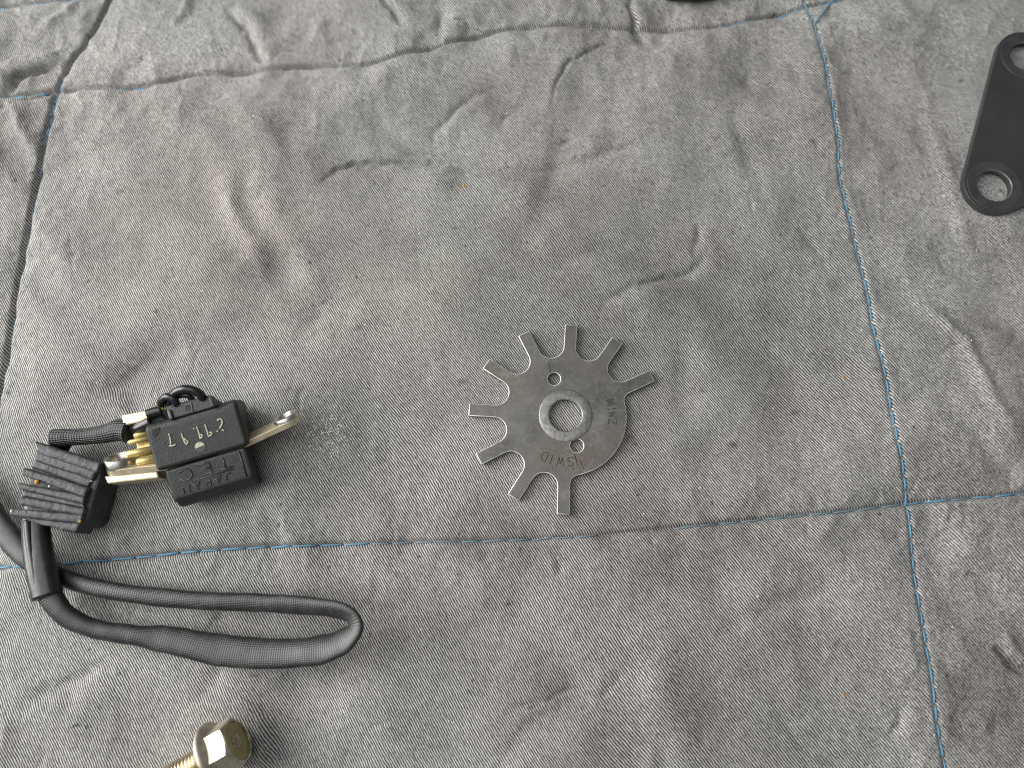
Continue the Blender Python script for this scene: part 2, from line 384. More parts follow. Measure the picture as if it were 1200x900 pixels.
crease([(685,82),(660,160),(645,205),(622,262),(610,300)], 1.4, 5.5, .6, 6, 1.5)
crease([(430,130),(470,160),(530,180),(600,190),(660,178)], 1.2, 4.0, .5, 6, -1.5)
crease([(700,352),(735,334),(775,328),(810,312),(830,290)], 1.5, 1.5, .5, 3, -2)
crease([(642,318),(670,300),(720,290),(770,290)], .6, 2.0, .5, 4, 2)
crease([(560,220),(600,208),(660,198),(700,186),(760,168)], .8, 1.8, .5, 4, 2)
crease([(880,70),(868,130),(880,190),(905,250)], .9, 3.5, .5, 6, 2)
crease([(815,262),(818,280),(812,296)], .8, 1.3, .3, 2, 2)
crease([(1072,70),(1092,130),(1112,200),(1130,262),(1150,310)], -1.1, 2.6, -.9, 5, 2)
crease([(1060,300),(1072,345),(1104,376),(1125,400),(1142,440),(1170,490),(1200,525)], -1.3, 2.4, -.9, 6, 2)
crease([(1095,470),(1130,500),(1165,540),(1200,560)], 1.2, 4.0, .3, 5, 2)
crease([(1166,758),(1176,768),(1188,779),(1206,785),(1230,786)], 3.0, 1.0, .7, 2.5, 2.2)
crease([(1130,650),(1180,700),(1240,720)], 1.2, 5.0, .5, 6, 2)
crease([(1120,830),(1150,860),(1200,850)], 1.0, 3.0, .5, 5, 2)
crease([(590,832),(625,822),(655,812),(700,800)], .6, .9, .5, 3, -2)
crease([(415,846),(435,850),(460,846)], .8, .7, .4, 2, -2)
crease([(560,905),(610,870),(640,842),(690,800)], .8, 3.5, .5, 5, -2)
crease([(700,815),(715,800),(730,788)], .45, 1.1, .4, 2, 2)
crease([(18,832),(45,824),(78,812),(105,795),(130,770)], 1.1, 2.0, .5, 4, -2)
crease([(830,760),(862,735),(905,712),(970,690),(1000,640)], .9, 3.0, .5, 5, 2)
crease([(1060,822),(1050,850),(1042,868)], .7, 1.2, .5, 3, 2)
crease([(470,690),(500,700),(560,690)], .5, 3.0, .4, 4, 2)
crease([(760,370),(790,400),(800,450),(790,500)], .8, 4, .5, 5, 2)
crease([(330,790),(380,830),(430,900)], .8, 4, .5, 6, 2)
crease([(240,700),(260,735),(250,790),(230,830)], .6, 3, .4, 5, 2)
# many small unnamed crinkles
for _ in range(200):
    cx, cy = rng.uniform(X0, X1), rng.uniform(Y0, Y1); th = rng.uniform(0, 2*np.pi); L = rng.uniform(4, 20)*MM; k = rng.normal(0, 60)
    pts = [(cx, cy)]
    for i in range(4):
        th += k*L/4*0.4; pts.append((pts[-1][0]+L/4*np.cos(th), pts[-1][1]+L/4*np.sin(th)))
    crease(pts, rng.uniform(.08, .42), rng.uniform(.7, 2.8), rng.uniform(.2, .9), rng.uniform(2, 5), rng.choice([-2, 2]), raw=True)
# seams pull the padding down
SD = np.full(GX.shape, 1e9); GRV = np.zeros(GX.shape); PUF = np.zeros(GX.shape); seam_geo = {}
SAMP = {'right': (.7, .25), 'bottom': (1.5, 1.25)}
for nm, pts in SEAMS.items():
    q = smooth2(g2(pts), 4); seam_geo[nm] = q
    w_ = win(q, 0.03); d, s, t = seg_dist(q, GX[w_], GY[w_]); SD[w_] = np.minimum(SD[w_], d); ga, pa = SAMP.get(nm, (1.9, 1.6))
    GRV[w_] = np.maximum(GRV[w_], ga*np.exp(-(d/(.6*MM))**2)); PUF[w_] = np.maximum(PUF[w_], pa*np.exp(-d/(4.5*MM)))
    if nm == 'right': H[w_] += .75*MM*np.where(s > 0, np.exp(-(d/(4.5*MM))**2), np.exp(-(d/(11*MM))**2))   # this seam rides a low ridge that drops off to the right
    # puckers running out from the seam
    qq = [Vector((*p, 0)) for p in q]; i = 0
    while i < len(qq)-1:
        a, b = qq[i], qq[i+1]; n = (b-a); i += rng.integers(1, 3)
        if n.length < 1e-6: continue
        n.normalize(); n = Vector((-n.y, n.x, 0))*rng.choice([-1, 1]); L = rng.uniform(3, 11)*MM
        n.rotate(Matrix.Rotation(rng.normal(0, .5), 3, 'Z')); c = a + n*rng.uniform(.5, 1.5)*MM
        crease([(c.x, c.y), (c.x+n.x*L/2+rng.normal(0, .6)*MM, c.y+n.y*L/2+rng.normal(0, .6)*MM), (c.x+n.x*L, c.y+n.y*L)], rng.uniform(.1, .42)*(.35 if nm == 'right' else .8), rng.uniform(.6, 1.5), .6, 2.2, rng.choice([-2, 2]), raw=True)
wavy = 1+.35*np.sin(GX*310+np.cos(GY*190)*2)*np.sin(GY*270+1)
rid = lambda c, sd_: 1-np.abs(rnoise(c, sd_))*1.9
near = np.exp(-SD/(14*MM)); topm = 1/(1+np.exp(-(GY-.075)/.012))
H += MM*(.34*rid(.019, 20)*(.6+near) + .17*rid(.0085, 21)*(.35+1.3*near+.6*topm) + .07*rid(.0038, 22)*(.4+1.2*near+.5*topm) + .022*rnoise(.0013, 23))
HU = H - MM*PUF*wavy*(.55+.6*DM)
H = HU - MM*GRV
# the weight of the things presses the padding flat
FLAT = [((662,487), 33, .0), ((235,530), 21, 0), ((70,575), 17, 0), ((110,508), 12, 0), ((255,880), 13, 0), ((1180,140), 24, 0), ((1240,160), 30, 0), ((60,655), 12, 0)]
for (px, py), r, z in FLAT:
    c = P(px, py); d = np.hypot(GX-c.x, GY-c.y)/(r*MM); m = 1/(1+np.exp((d-1)*12))
    H = H*(1-m) + z*m
def hz(x, y):
    j = (x-X0)/PITCH; i = (y-Y0)/PITCH; i0, j0 = int(np.clip(i, 0, len(ys)-2)), int(np.clip(j, 0, len(xs)-2)); a, b = i-i0, j-j0
    return float(H[i0, j0]*(1-a)*(1-b)+H[i0+1, j0]*a*(1-b)+H[i0, j0+1]*(1-a)*b+H[i0+1, j0+1]*a*b)
# wear: R stain plus the cable loop's painted shadow, G nap (fuzzed-up cloth), B rust
def stain_shade_blob(px, py, rx, ry, ang, s, ch=0):
    c = P(px, py); w_ = win([(c.x, c.y)], 4*max(rx, ry)*MM); x, y = GX[w_]-c.x, GY[w_]-c.y; a = R(ang)
    u_ = (x*np.cos(a)+y*np.sin(a))/(rx*MM); v_ = (-x*np.sin(a)+y*np.cos(a))/(ry*MM)
    q = u_*u_+v_*v_; q = q*(1+.5*np.sin(x*2300+y*900)*np.sin(y*2100-x*500))
    WEAR[w_+(ch,)] = np.maximum(WEAR[w_+(ch,)], s*np.exp(-q))
for a in [(664,153,.7,.5,0,.9),(660,165,1.6,.8,30,.75),(641,208,1.0,1.8,-20,.45),(707,220,.9,.3,20,.85),(649,233,.5,.3,0,.6),(639,258,.4,.4,0,.5),
          (950,168,1.1,.8,-20,.85),(960,163,1.2,.3,25,.5),(1048,194,2.2,.35,38,.8),(860,521,1.2,.9,-20,.8),(933,483,1.2,.6,15,.7),(961,487,.6,.4,0,.5),
          (541,447,1.4,1.0,30,.65),(739,512,1.1,1.0,0,.6),(745,520,.8,.7,0,.6),(4,458,.9,.7,0,.9),(0,182,2.5,4,0,.75),(420,383,1.2,.8,20,.6),(367,358,.6,.5,0,.6),(386,363,.5,.4,0,.6),(340,353,.5,.4,0,.5),
          (297,792,.7,.5,0,.8),(550,811,.6,.5,0,.8),(622,829,.7,.35,20,.7),(117,829,.6,.5,0,.7),(838,819,.5,.4,0,.7),(808,818,.6,.4,0,.6),(1000,835,.8,.4,0,.6),(475,40,1.5,.8,0,.3),
          (665,390,1,.7,0,.5),(930,445,.6,.4,0,.3),(205,230,.6,.4,0,.3),(1137,768,.9,.5,40,.4),(605,300,1.1,1.0,0,.35),(175,715,.7,.6,0,.35),(560,560,.8,.6,0,.35),(785,300,1,.5,30,.3),
          (445,715,3.5,3.0,0,.18),(300,830,6,5,0,.10),(905,300,.5,.9,10,.35)]:  # first entry of this row: cable loop's shadow painted into the cloth colour
    stain_shade_blob(*a)
for a in [(1155,383,3.0,1.0,-12,.8),(1135,378,1.5,.7,0,.5),(1165,386,.9,.5,0,.9),(543,215,.6,.5,0,.9)]: stain_shade_blob(*a, ch=2)
for _ in range(420):
    stain_shade_blob(rng.uniform(-150, 1350), rng.uniform(-120, 1000), rng.uniform(.15, .55), rng.uniform(.12, .35), rng.uniform(0, 180), rng.uniform(.15, .6))
nap = .16 + .0*GX
def add_nap(px, py, rx, ry, s):
    global nap
    c = P(px, py); nap = nap + s*np.exp(-(((GX-c.x)/(rx*MM))**2+((GY-c.y)/(ry*MM))**2))
for a in [(1120,120,40,60,.75),(1160,450,30,70,.55),(1130,820,32,50,.6),(900,30,40,16,.5),(700,60,30,12,.5),(330,60,60,26,.45),(120,60,60,30,.45),(830,180,26,20,.35),(380,500,6,7,.25),(395,520,5,7,.25),(690,180,22,8,.35),(980,560,16,12,.3),(870,540,20,15,.2)]:
    add_nap(*a)
for _ in range(160):
    add_nap(rng.uniform(-100, 1300), rng.uniform(-100, 950), rng.uniform(2, 9), rng.uniform(2, 9), rng.uniform(-.12, .28))
WEAR[..., 1] = np.clip(nap, 0, 1)
SOIL_SHADE = np.full(GX.shape, .10)  # broad soiling, with shade of the rumpled cloth painted in
def soil_shade(px, py, rx, ry, ang, s_):
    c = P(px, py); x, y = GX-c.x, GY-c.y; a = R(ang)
    global SOIL_SHADE
    SOIL_SHADE = SOIL_SHADE + s_*np.exp(-((x*np.cos(a)+y*np.sin(a))/(rx*MM))**2-((-x*np.sin(a)+y*np.cos(a))/(ry*MM))**2)
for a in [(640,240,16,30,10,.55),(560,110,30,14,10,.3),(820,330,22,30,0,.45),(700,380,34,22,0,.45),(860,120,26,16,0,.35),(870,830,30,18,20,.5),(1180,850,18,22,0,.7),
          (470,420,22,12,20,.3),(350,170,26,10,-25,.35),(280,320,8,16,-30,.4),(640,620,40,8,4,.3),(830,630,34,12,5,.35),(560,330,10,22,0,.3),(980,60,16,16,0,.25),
          (1170,400,16,14,0,.3),(750,520,14,20,0,.4),(700,800,30,12,30,.25),(170,430,20,9,35,.45),(420,290,16,12,0,.2),(1110,560,26,8,-30,.3),(930,430,16,30,0,.25)]: soil_shade(*a)
for _ in range(120): soil_shade(rng.uniform(-100, 1300), rng.uniform(-100, 1000), rng.uniform(3, 14), rng.uniform(2, 8), rng.uniform(0, 180), rng.uniform(-.12, .22))
SOIL_SHADE = np.clip(SOIL_SHADE, 0, 1)
# twill coordinates: the ribs swing from steep on the left to flat on the right
LAM = 0.00067
a0, a1 = 0.86, -0.85   # slope of phase in x: a0 + a1*x
UU = (a0*GX + a1*GX*GX*.5 + 0.60*GY)/LAM
for _ in range(70):
    cx, cy = rng.uniform(X0, X1), rng.uniform(Y0, Y1); r = rng.uniform(8, 30)*MM; UU += rng.normal(0, 1.5)*(r/.02)*np.exp(-((GX-cx)**2+(GY-cy)**2)/r**2)
UU += (H+MM*GRV)*200     # cloth stretches over the folds
VV = (-0.55*GX + 0.84*GY)/LAM
ny, nx = GX.shape
co = np.empty((ny*nx+8, 3), np.float32); co[:ny*nx, 0] = GX.ravel(); co[:ny*nx, 1] = GY.ravel(); co[:ny*nx, 2] = H.ravel()
ii = np.arange(ny*nx).reshape(ny, nx)
quads = np.stack([ii[:-1, :-1], ii[:-1, 1:], ii[1:, 1:], ii[1:, :-1]], -1).reshape(-1, 4)
me = bpy.data.meshes.new('quilted_blanket')
nv = ny*nx; nq = len(quads)
me.vertices.add(nv); me.vertices.foreach_set('co', co[:nv].ravel())
me.loops.add(nq*4); me.loops.foreach_set('vertex_index', quads.ravel().astype(np.int32))
me.polygons.add(nq); me.polygons.foreach_set('loop_start', np.arange(0, nq*4, 4, dtype=np.int32))
me.update(calc_edges=True)
uvl = me.uv_layers.new(name='weave'); fl = quads.ravel(); uv = np.empty((nq*4, 2), np.float32); uv[:, 0] = UU.ravel()[fl]; uv[:, 1] = VV.ravel()[fl]; uvl.data.foreach_set('uv', uv.ravel())
sa = me.attributes.new('soil_shade', 'FLOAT', 'POINT'); sa.data.foreach_set('value', SOIL_SHADE.ravel().astype(np.float32))
ca = me.color_attributes.new('wear', 'FLOAT_COLOR', 'POINT'); cc = np.ones((nv, 4), np.float32); cc[:, :3] = WEAR.reshape(-1, 3); ca.data.foreach_set('color', cc.ravel())
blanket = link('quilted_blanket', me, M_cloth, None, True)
tag(blanket, 'worn grey twill moving blanket, quilted in squares with blue stitching, under all the parts', 'blanket')
# padding underneath gives the blanket its thickness
bm = bmesh.new(); e = .0004
prism(bm, [Vector((X0+e, Y0+e, -.0085)), Vector((X1-2*e, Y0+e, -.0085)), Vector((X1-2*e, Y1-2*e, -.0085)), Vector((X0+e, Y1-2*e, -.0085))], .008)
worldpart('padding', bm, simple('grey_padding', (.2, .2, .2), .95), blanket)

# ---------------------------------------------------------------- stitches
def stitch_mesh(nm, m):
    bm = bmesh.new(); pth = [Vector((x, 0, z)) for x, z in ((-.5, -.16), (-.44, .0), (-.2, .05), (.2, .05), (.44, .0), (.5, -.16))]
    sweep(bm, pth, [(.055, .05)]*6, 6, up=Vector((0, 1, 0))); me = bpy.data.meshes.new(nm); bmesh.ops.recalc_face_normals(bm, faces=bm.faces[:]); bm.to_mesh(me); bm.free()
    me.materials.append(m); me.polygons.foreach_set('use_smooth', [True]*len(me.polygons)); return me
SM = stitch_mesh('stitch', M_thread); SMD = stitch_mesh('stitch_faded', M_thread_dull)
def stitches(nm, period, frac, show, wid=.0003, over=(0.0, 1.0)):
    q = seam_geo[nm]; L = [0]
    for a, b in zip(q[:-1], q[1:]): L.append(L[-1]+math.hypot(b[0]-a[0], b[1]-a[1]))
    def at(s):
        i = min(max(np.searchsorted(L, s)-1, 0), len(q)-2); t = (s-L[i])/(L[i+1]-L[i]+1e-12)
        return q[i][0]+(q[i+1][0]-q[i][0])*t, q[i][1]+(q[i+1][1]-q[i][1])*t
    s = 0
    while s < L[-1]-period:
        pl = period*rng.uniform(.85, 1.12); ln = pl*frac; a = at(s); b = at(s+ln); s += pl
        # is this stretch inside the picture, and how deep is the stitch sunk
        mx, my = (a[0]+b[0])/2, (a[1]+b[1])/2
        rel = Vector((mx, my, 0))-CAM; dz = rel.dot(FWD); px = 600+FPX*rel.x/dz; py = 450-FPX*rel.dot(UPV)/dz
        if not (-60 < px < 1260 and -60 < py < 960): continue
        k = show(px, py)
        if k <= 0.05: continue
        za, zb = hz(*a), hz(*b); zm = max(hz(mx, my), (za+zb)/2)
        v = Vector((b[0]-a[0], b[1]-a[1], zb-za))
        k = min(1, k*rng.uniform(.55, 1.15)); o = bpy.data.objects.new('stitch', SM if k > .5 else SMD); COL.objects.link(o); o.parent = blanket
        o.location = (mx, my, zm+.00030*k+(.00018 if nm != 'right' else .00002)); o.rotation_euler = (0, -math.atan2(v.z, math.hypot(v.x, v.y)), math.atan2(v.y, v.x)+rng.normal(0, .04))
        o.scale = (v.length*1.0, wid/.055*(.7+.4*k), .0045)
stitches('bottom', .0066, .86, lambda x, y: (1.0 if x < 430 else .35 if x < 560 else .08 if x < 700 else .0 if x < 790 else .25 if x < 900 else .45 if x < 1030 else .7) if not (560 < x < 620) else .25)
stitches('right', .0046, .84, lambda x, y: .55 if y < 330 else .9)
stitches('left', .0046, .84, lambda x, y: 0 if y < 84 else 1.0 if y < 160 else .3 if y < 190 else .5 if y < 300 else .35)
stitches('top', .0056, .84, lambda x, y: 1.0 if x < 62 else .0 if x < 130 else .8 if x < 178 else 0 if x < 842 else .5)
stitches('corner', .0060, .8, lambda x, y: .8)
# loose thread
bm = bmesh.new(); pts = [Vector((*tuple(P(x, y))[:2], 0)) for x, y in ((956,24),(961,18),(968,9),(977,-3),(990,-16),(1010,-20))]
for i, p in enumerate(pts): p.z = hz(p.x, p.y)+.0005
tube(bm, pts, .00022, 6); o = worldpart('loose_thread', bm, M_thread, blanket, True)

# lint and grit
bm = bmesh.new()
def fleck(bm, px, py, r, asp=1.0):
    p = P(px, py); z = hz(p.x, p.y); th = rng.uniform(0, 3.14)
    mtx = Matrix.Translation((p.x, p.y, z+r*.3)) @ Matrix.Rotation(th, 4, 'Z') @ Matrix.Diagonal((r*asp, r, r*.6, 1))
    bmesh.ops.create_icosphere(bm, subdivisions=1, radius=1, matrix=mtx)
for x, y, r in [(95,201,.00033),(298,138,.0003),(378,119,.00026),(511,43,.00026),(594,131,.00030),(847,21,.00035),(290,303,.00025),(924,117,.0002),(1107,229,.0003),(887,699,.0003),(844,800,.00026),(1092,860,.00025),(755,602,.00022),(583,633,.00028),(1052,523,.0003),(1033,414,.0003),(1093,586,.0003),(1185,25,.0003),(1011,386,.00022),(917,807,.0002),(640,630,.0003)]:
    fleck(bm, x, y, r)
for _ in range(150): fleck(bm, rng.uniform(0, 1200), rng.uniform(0, 900), rng.uniform(.00008, .00017), rng.uniform(1, 2.4))
for _ in range(150): fleck(bm, rng.normal(384, 13), rng.normal(512, 15), rng.uniform(.00007, .00017), rng.uniform(1, 3))
o = worldpart('lint', bm, M_lint, None); tag(o, 'tiny pale lint specks scattered over the grey blanket', 'lint', kind='stuff')
for x, y, r, lab in [(990,443,.00042,'tiny ochre grit crumb right of the toothed wheel'),(543,215,.00045,'tiny brown grit crumb under the long crease at upper middle'),(989,813,.0003,'tiny yellow grit crumb at lower right of the blanket')]:
    bm = bmesh.new(); fleck(bm, x, y, r, 1.3); fleck(bm, x+2, y+1, r*.6, 1.2); o = worldpart('grit_crumb', bm, M_ochre); tag(o, lab, 'grit crumb')

# ---------------------------------------------------------------- toothed wheel
ZT = .0019; WT = .0016
wc = P(663, 486.5, ZT); u = (P(713, 486.5, ZT)-P(613, 486.5, ZT)).length/100   # metres per pixel there
wheel = empty('toothed_wheel', (wc.x, wc.y, ZT-WT))
tag(wheel, 'worn grey steel timing wheel with nine radial teeth, lying flat on the blanket', 'toothed wheel')
angs = [24.9+30.33*i for i in range(9)]; tw = 7.5*u; rt = 113*u; rb = 71.5*u
tipr = [114,112,112,112,113,114,114,114,115]
outline = []
def arc(cx, cy, r, a0_, a1_, n): return [(cx+r*math.cos(a0_+(a1_-a0_)*i/n), cy+r*math.sin(a0_+(a1_-a0_)*i/n)) for i in range(n+1)]
def side_pt(A, r, sgn): return (r*math.cos(A)-sgn*tw*math.sin(A), r*math.sin(A)+sgn*tw*math.cos(A))
Rf = 10*u
al = math.asin((tw+Rf)/(rb+Rf))
for i, dg in enumerate(angs):
    A = R(dg)
    if i == 0:   # small fillet from the plain rim into the first tooth
        c = ((rb+Rf)*math.cos(A-al), (rb+Rf)*math.sin(A-al)); a_in = A-al+math.pi; a_out = A+math.pi/2
        outline += arc(c[0], c[1], Rf, a_in, a_out, 8)
    t1 = tipr[i]*u; c1 = .8*u
    outline += [side_pt(A, t1-c1, -1), (t1*math.cos(A)+(tw-c1)*math.sin(A), t1*math.sin(A)-(tw-c1)*math.cos(A)), (t1*math.cos(A)-(tw-c1)*math.sin(A), t1*math.sin(A)+(tw-c1)*math.cos(A)), side_pt(A, t1-c1, 1)]
    if i < 8:
        B = R(angs[i+1]); Mm = (A+B)/2; hs = math.sin((B-A)/2)
        d = (rb-tw)/(1-hs); rr = d*hs-tw; c = (d*math.cos(Mm), d*math.sin(Mm))
        outline += arc(c[0], c[1], rr, A-math.pi/2, B+math.pi/2-2*math.pi, 14)
    else:
        c = ((rb+Rf)*math.cos(A+al), (rb+Rf)*math.sin(A+al))
        outline += arc(c[0], c[1], Rf, A-math.pi/2, A+al-math.pi, 8)
a_s = R(angs[8])+al; a_e = R(angs[0])-al+2*math.pi
outline += arc(0, 0, rb, a_s+.03, a_e-.03, 60)
def rel(px, py): p = P(px, py, ZT); return (p.x-wc.x, p.y-wc.y)
h1 = rel(649.3, 444); h2 = rel(676, 522.3)
loops = [outline, circ(0, 0, 18.9*u, 64, True), circ(*h1, 7.5*u, 32, True), circ(*h2, 7.7*u, 32, True)]
me = curve_plate('wheel_disc', loops, 0, WT, .00022)
disc = link('wheel_disc', me, [M_steel, M_groove], wheel)
# stamped letters and scribed lines cut into the face
cut = bmesh.new()
def groove(bm, pts, w_, zt, dep):
    for a, b in zip(pts[:-1], pts[1:]):
        a, b = Vector((*a, 0)), Vector((*b, 0)); d = (b-a)
        if d.length < 1e-7: continue
        d.normalize(); n = Vector((-d.y, d.x, 0))*w_/2; e_ = d*w_*.35
        prism(bm, [a-e_-n+Vector((0, 0, zt)), b+e_-n+Vector((0, 0, zt)), b+e_+n+Vector((0, 0, zt)), a-e_+n+Vector((0, 0, zt))], dep)
def arc_text(chars, r, hgt, wid, out):
    for ch, deg in chars:
        A = R(deg); rad = Vector((math.cos(A), math.sin(A))); tan = Vector((math.sin(A), -math.cos(A)))   # tops outward, reads clockwise
        for st in GLYPH[ch]:
            out.append([tuple(rad*(r+(y-.5)*hgt)+tan*((x-.5)*wid)) for x, y in st])
lines = []
arc_text([('S', -85), ('W', -97.5), ('I', -108.5), ('D', -117.5)], 55*u, 10.5*u, 8.0*u, lines)
arc_text([('M', 16.3), ('I', 7.8), ('W', 0.5), ('Z', -8)], 55.3*u, 9.5*u, 6.5*u, lines)
for seg in ([(643,424),(645,436)], [(673.5,532),(676.5,545)], [(680,540),(684.5,549.5)], [(676,540),(674,534)]): lines.append([rel(*p) for p in seg])
for k, l in enumerate(lines):
    groove(cut, l, (.8 if k < 20 else .65)*u, WT+.0001, .00032)
# cut each groove as a thin dark inlay sunk just below the face (boolean)
bmesh.ops.recalc_face_normals(cut, faces=cut.faces[:])
cme = bpy.data.meshes.new('cutter'); cut.to_mesh(cme); cut.free(); cme.materials.append(M_steel); cme.materials.append(M_groove)
cme.polygons.foreach_set('material_index', [1]*len(cme.polygons))
cob = bpy.data.objects.new('cutter', cme); COL.objects.link(cob); cob.location = wheel.location
bpy.context.view_layer.update()
md = disc.modifiers.new('b', 'BOOLEAN'); md.operation = 'DIFFERENCE'; md.object = cob; md.solver = 'EXACT'; md.use_self = True
md.material_mode = 'INDEX'
nme = bpy.data.meshes.new_from_object(disc.evaluated_get(bpy.context.evaluated_depsgraph_get()))
print('BOOL polys', len(me.polygons), '->', len(nme.polygons), [m.name for m in nme.materials])
if M_edge is None: M_edge = simple('bright_worn_edge', (.70, .69, .66), .45, .55, var=.35, nscale=350)
nme.materials.append(M_edge)
for p_ in nme.polygons:
    if p_.material_index == 0 and .05 < abs(p_.normal.z) < .97: p_.material_index = len(nme.materials)-1
disc.modifiers.clear(); disc.data = nme; bpy.data.objects.remove(cob)
# rubbed seating ring round the centre hole
bm = bmesh.new(); prof = [(19.1, -.05), (19.2, .10), (19.9, .20), (21, .22), (30, .20), (31, .10), (31.8, -.05)]
N = 72; rings = [[bm.verts.new((r*u*math.cos(2*math.pi*k/N), r*u*math.sin(2*math.pi*k/N), WT+z*.0007)) for k in range(N)] for r, z in prof]
for a, b in zip(rings[:-1], rings[1:]):
    for k in range(N): bm.faces.new((a[k], b[k], b[(k+1) % N], a[(k+1) % N]))
bmesh.ops.recalc_face_normals(bm, faces=bm.faces[:]); me = bpy.data.meshes.new('seating_ring'); bm.to_mesh(me); bm.free(); link('seating_ring', me, M_ring, wheel, True)

# ---------------------------------------------------------------- black link plate at the right edge
zp = .0026; A_, B_, C_ = P(1165.5, 217.5, zp), P(1203, 66, zp), P(1290, 165, zp)
up_ = (P(1215, 140, zp)-P(1115, 140, zp)).length/100
lp = empty('link_plate', (A_.x, A_.y, .0004))
tag(lp, 'blackened steel plate with round holes and a rounded end, cut off by the right edge', 'metal plate')
M_rime = simple('rim_edge', (.20, .20, .205), .35, .6, var=.4)
M_rimb = simple('rim_black', (.058, .059, .064), .34, .25, var=.3, nscale=160, bmp=.00003, dust=.15, dustcol=(.12, .12, .12))
def hull(circs):
    pts = []
    for cx, cy, r in circs: pts += circ(cx, cy, r, 72)
    pts = sorted(set(pts))
    def half(p):
        h = []
        for q in p:
            while len(h) > 1 and (h[-1][0]-h[-2][0])*(q[1]-h[-2][1])-(h[-1][1]-h[-2][1])*(q[0]-h[-2][0]) <= 0: h.pop()
            h.append(q)
        return h
    a = half(pts); b = half(pts[::-1]); return a[:-1]+b[:-1]
q = [(v.x-A_.x, v.y-A_.y) for v in (A_, B_, C_)]
out = hull([(*q[0], 34.5*up_), (*q[1], 34.5*up_), (*q[2], 40*up_)])
me = curve_plate('plate_body', [out, circ(*q[0], 19.6*up_, 48, True), circ(*q[1], 19.6*up_, 48, True), circ(*q[2], 19.6*up_, 48, True)], 0, zp-.0004, .00018, 3)
link('plate_body', me, M_link, lp)
for c in q:
    bm = bmesh.new(); rings = [[bm.verts.new((c[0]+r*up_*math.cos(2*math.pi*k/56), c[1]+r*up_*math.sin(2*math.pi*k/56), zp-.0004+z)) for k in range(56)] for r, z in ((19.3, -.0012), (19.3, -.0001), (20.1, .00008), (30.6, .00008), (31.4, -.00003))]
    for a, b in zip(rings[:-1], rings[1:]):
        for k in range(56): bm.faces.new((a[k], b[k], b[(k+1) % 56], a[(k+1) % 56]))
    bmesh.ops.recalc_face_normals(bm, faces=bm.faces[:]); me = bpy.data.meshes.new('hole_rim'); bm.to_mesh(me); bm.free()
    o = link('hole_rim', me, [M_rimb, M_rime], lp)
    for p_ in me.polygons[56:112]: p_.material_index = 1

# ---------------------------------------------------------------- round cap peeping in at the top edge
cz = .006; cc_ = P(807, -110, cz); cr = (P(807, -21, cz)-cc_).length
cp = empty('round_cap', (cc_.x, cc_.y, hz(cc_.x, cc_.y)-.0006))
tag(cp, 'round black rimmed cap just peeping in at the top edge', 'cap')
def lathe(bm, prof, n=64, c=Vector((0, 0, 0)), close=True):
    rings = [[bm.verts.new(c+Vector((r*math.cos(2*math.pi*k/n), r*math.sin(2*math.pi*k/n), z))) for k in range(n)] for r, z in prof]
    for a, b in zip(rings[:-1], rings[1:]):
        for k in range(n): bm.faces.new((a[k], a[(k+1) % n], b[(k+1) % n], b[k]))
    if close: bm.faces.new(rings[0][::-1]); bm.faces.new(rings[-1])
    bmesh.ops.recalc_face_normals(bm, faces=bm.faces[:])
bm = bmesh.new(); lathe(bm, [(cr*.98, 0), (cr, .001), (cr, .0055), (cr-.0006, .0062), (cr-.0012, .0062), (cr-.0016, .0057), (cr-.0018, .0045), (cr-.003, .0042)])
me = bpy.data.meshes.new('cap_rim'); bm.to_mesh(me); bm.free(); link('cap_rim', me, M_cap, cp, True)
bm = bmesh.new(); lathe(bm, [(cr-.0017, .0044), (cr-.0025, .0050), (cr*.5, .0052), (cr*.2, .0058)])
me = bpy.data.meshes.new('cap_centre'); bm.to_mesh(me); bm.free(); link('cap_centre', me, M_capin, cp, True)

# ---------------------------------------------------------------- flanged bolt
face_c = P(279, 867.5, .0083)
ax = Vector((.86, .46, .17)).normalized()
AFh = .0054; HH = .0058
bolt = empty('flange_bolt', face_c - ax*.0065)
tag(bolt, 'yellow zinc plated hex bolt with flange and thread, lying at the lower left edge', 'bolt')
q0 = Vector((0, 0, 1)).rotation_difference(ax); SPIN = Matrix.Rotation(R(12), 4, 'Z')
bolt.rotation_mode = 'QUATERNION'; bolt.rotation_quaternion = q0 @ SPIN.to_quaternion()
def lpart(name, bm, m, smooth=False, parent=bolt):
    bmesh.ops.recalc_face_normals(bm, faces=bm.faces[:]); me = bpy.data.meshes.new(name); bm.to_mesh(me); bm.free(); return link(name, me, m, parent, smooth)
zf = .0065
bm = bmesh.new(); n = 96; r0 = AFh*.97
def hexr(th): return AFh/math.cos(((th+math.pi/6) % (math.pi/3))-math.pi/6)
rows = []
for lv in range(5):
    ring = []
    for k in range(n):
        th = 2*math.pi*k/n; r = hexr(th); zt_ = zf-max(0, r-r0)*.62
        if lv == 0: v = (r*math.cos(th), r*math.sin(th), zf-HH)
        elif lv == 1: v = (r*math.cos(th), r*math.sin(th), zt_-.0001)
        elif lv == 2: v = ((r-.00012)*math.cos(th), (r-.00012)*math.sin(th), zt_)
        elif lv == 3: v = (r0*math.cos(th), r0*math.sin(th), zf)
        else: v = (r0*.93*math.cos(th), r0*.93*math.sin(th), zf)
        ring.append(bm.verts.new(v))
    rows.append(ring)
for a, b in zip(rows[:-1], rows[1:]):
    for k in range(n): bm.faces.new((a[k], a[(k+1) % n], b[(k+1) % n], b[k]))
bm.faces.new(rows[0][::-1]); head = lpart('hex_head', bm, M_bolt)
bm = bmesh.new(); lathe(bm, [(r0*.935, zf-.00002), (r0*.90, zf-.00032), (r0*.88, zf-.00038), (r0*.5, zf-.00042), (r0*.01, zf-.00044)], 48, close=False); bm_ = bm
lpart('head_face', bm, M_boltf, False, head)
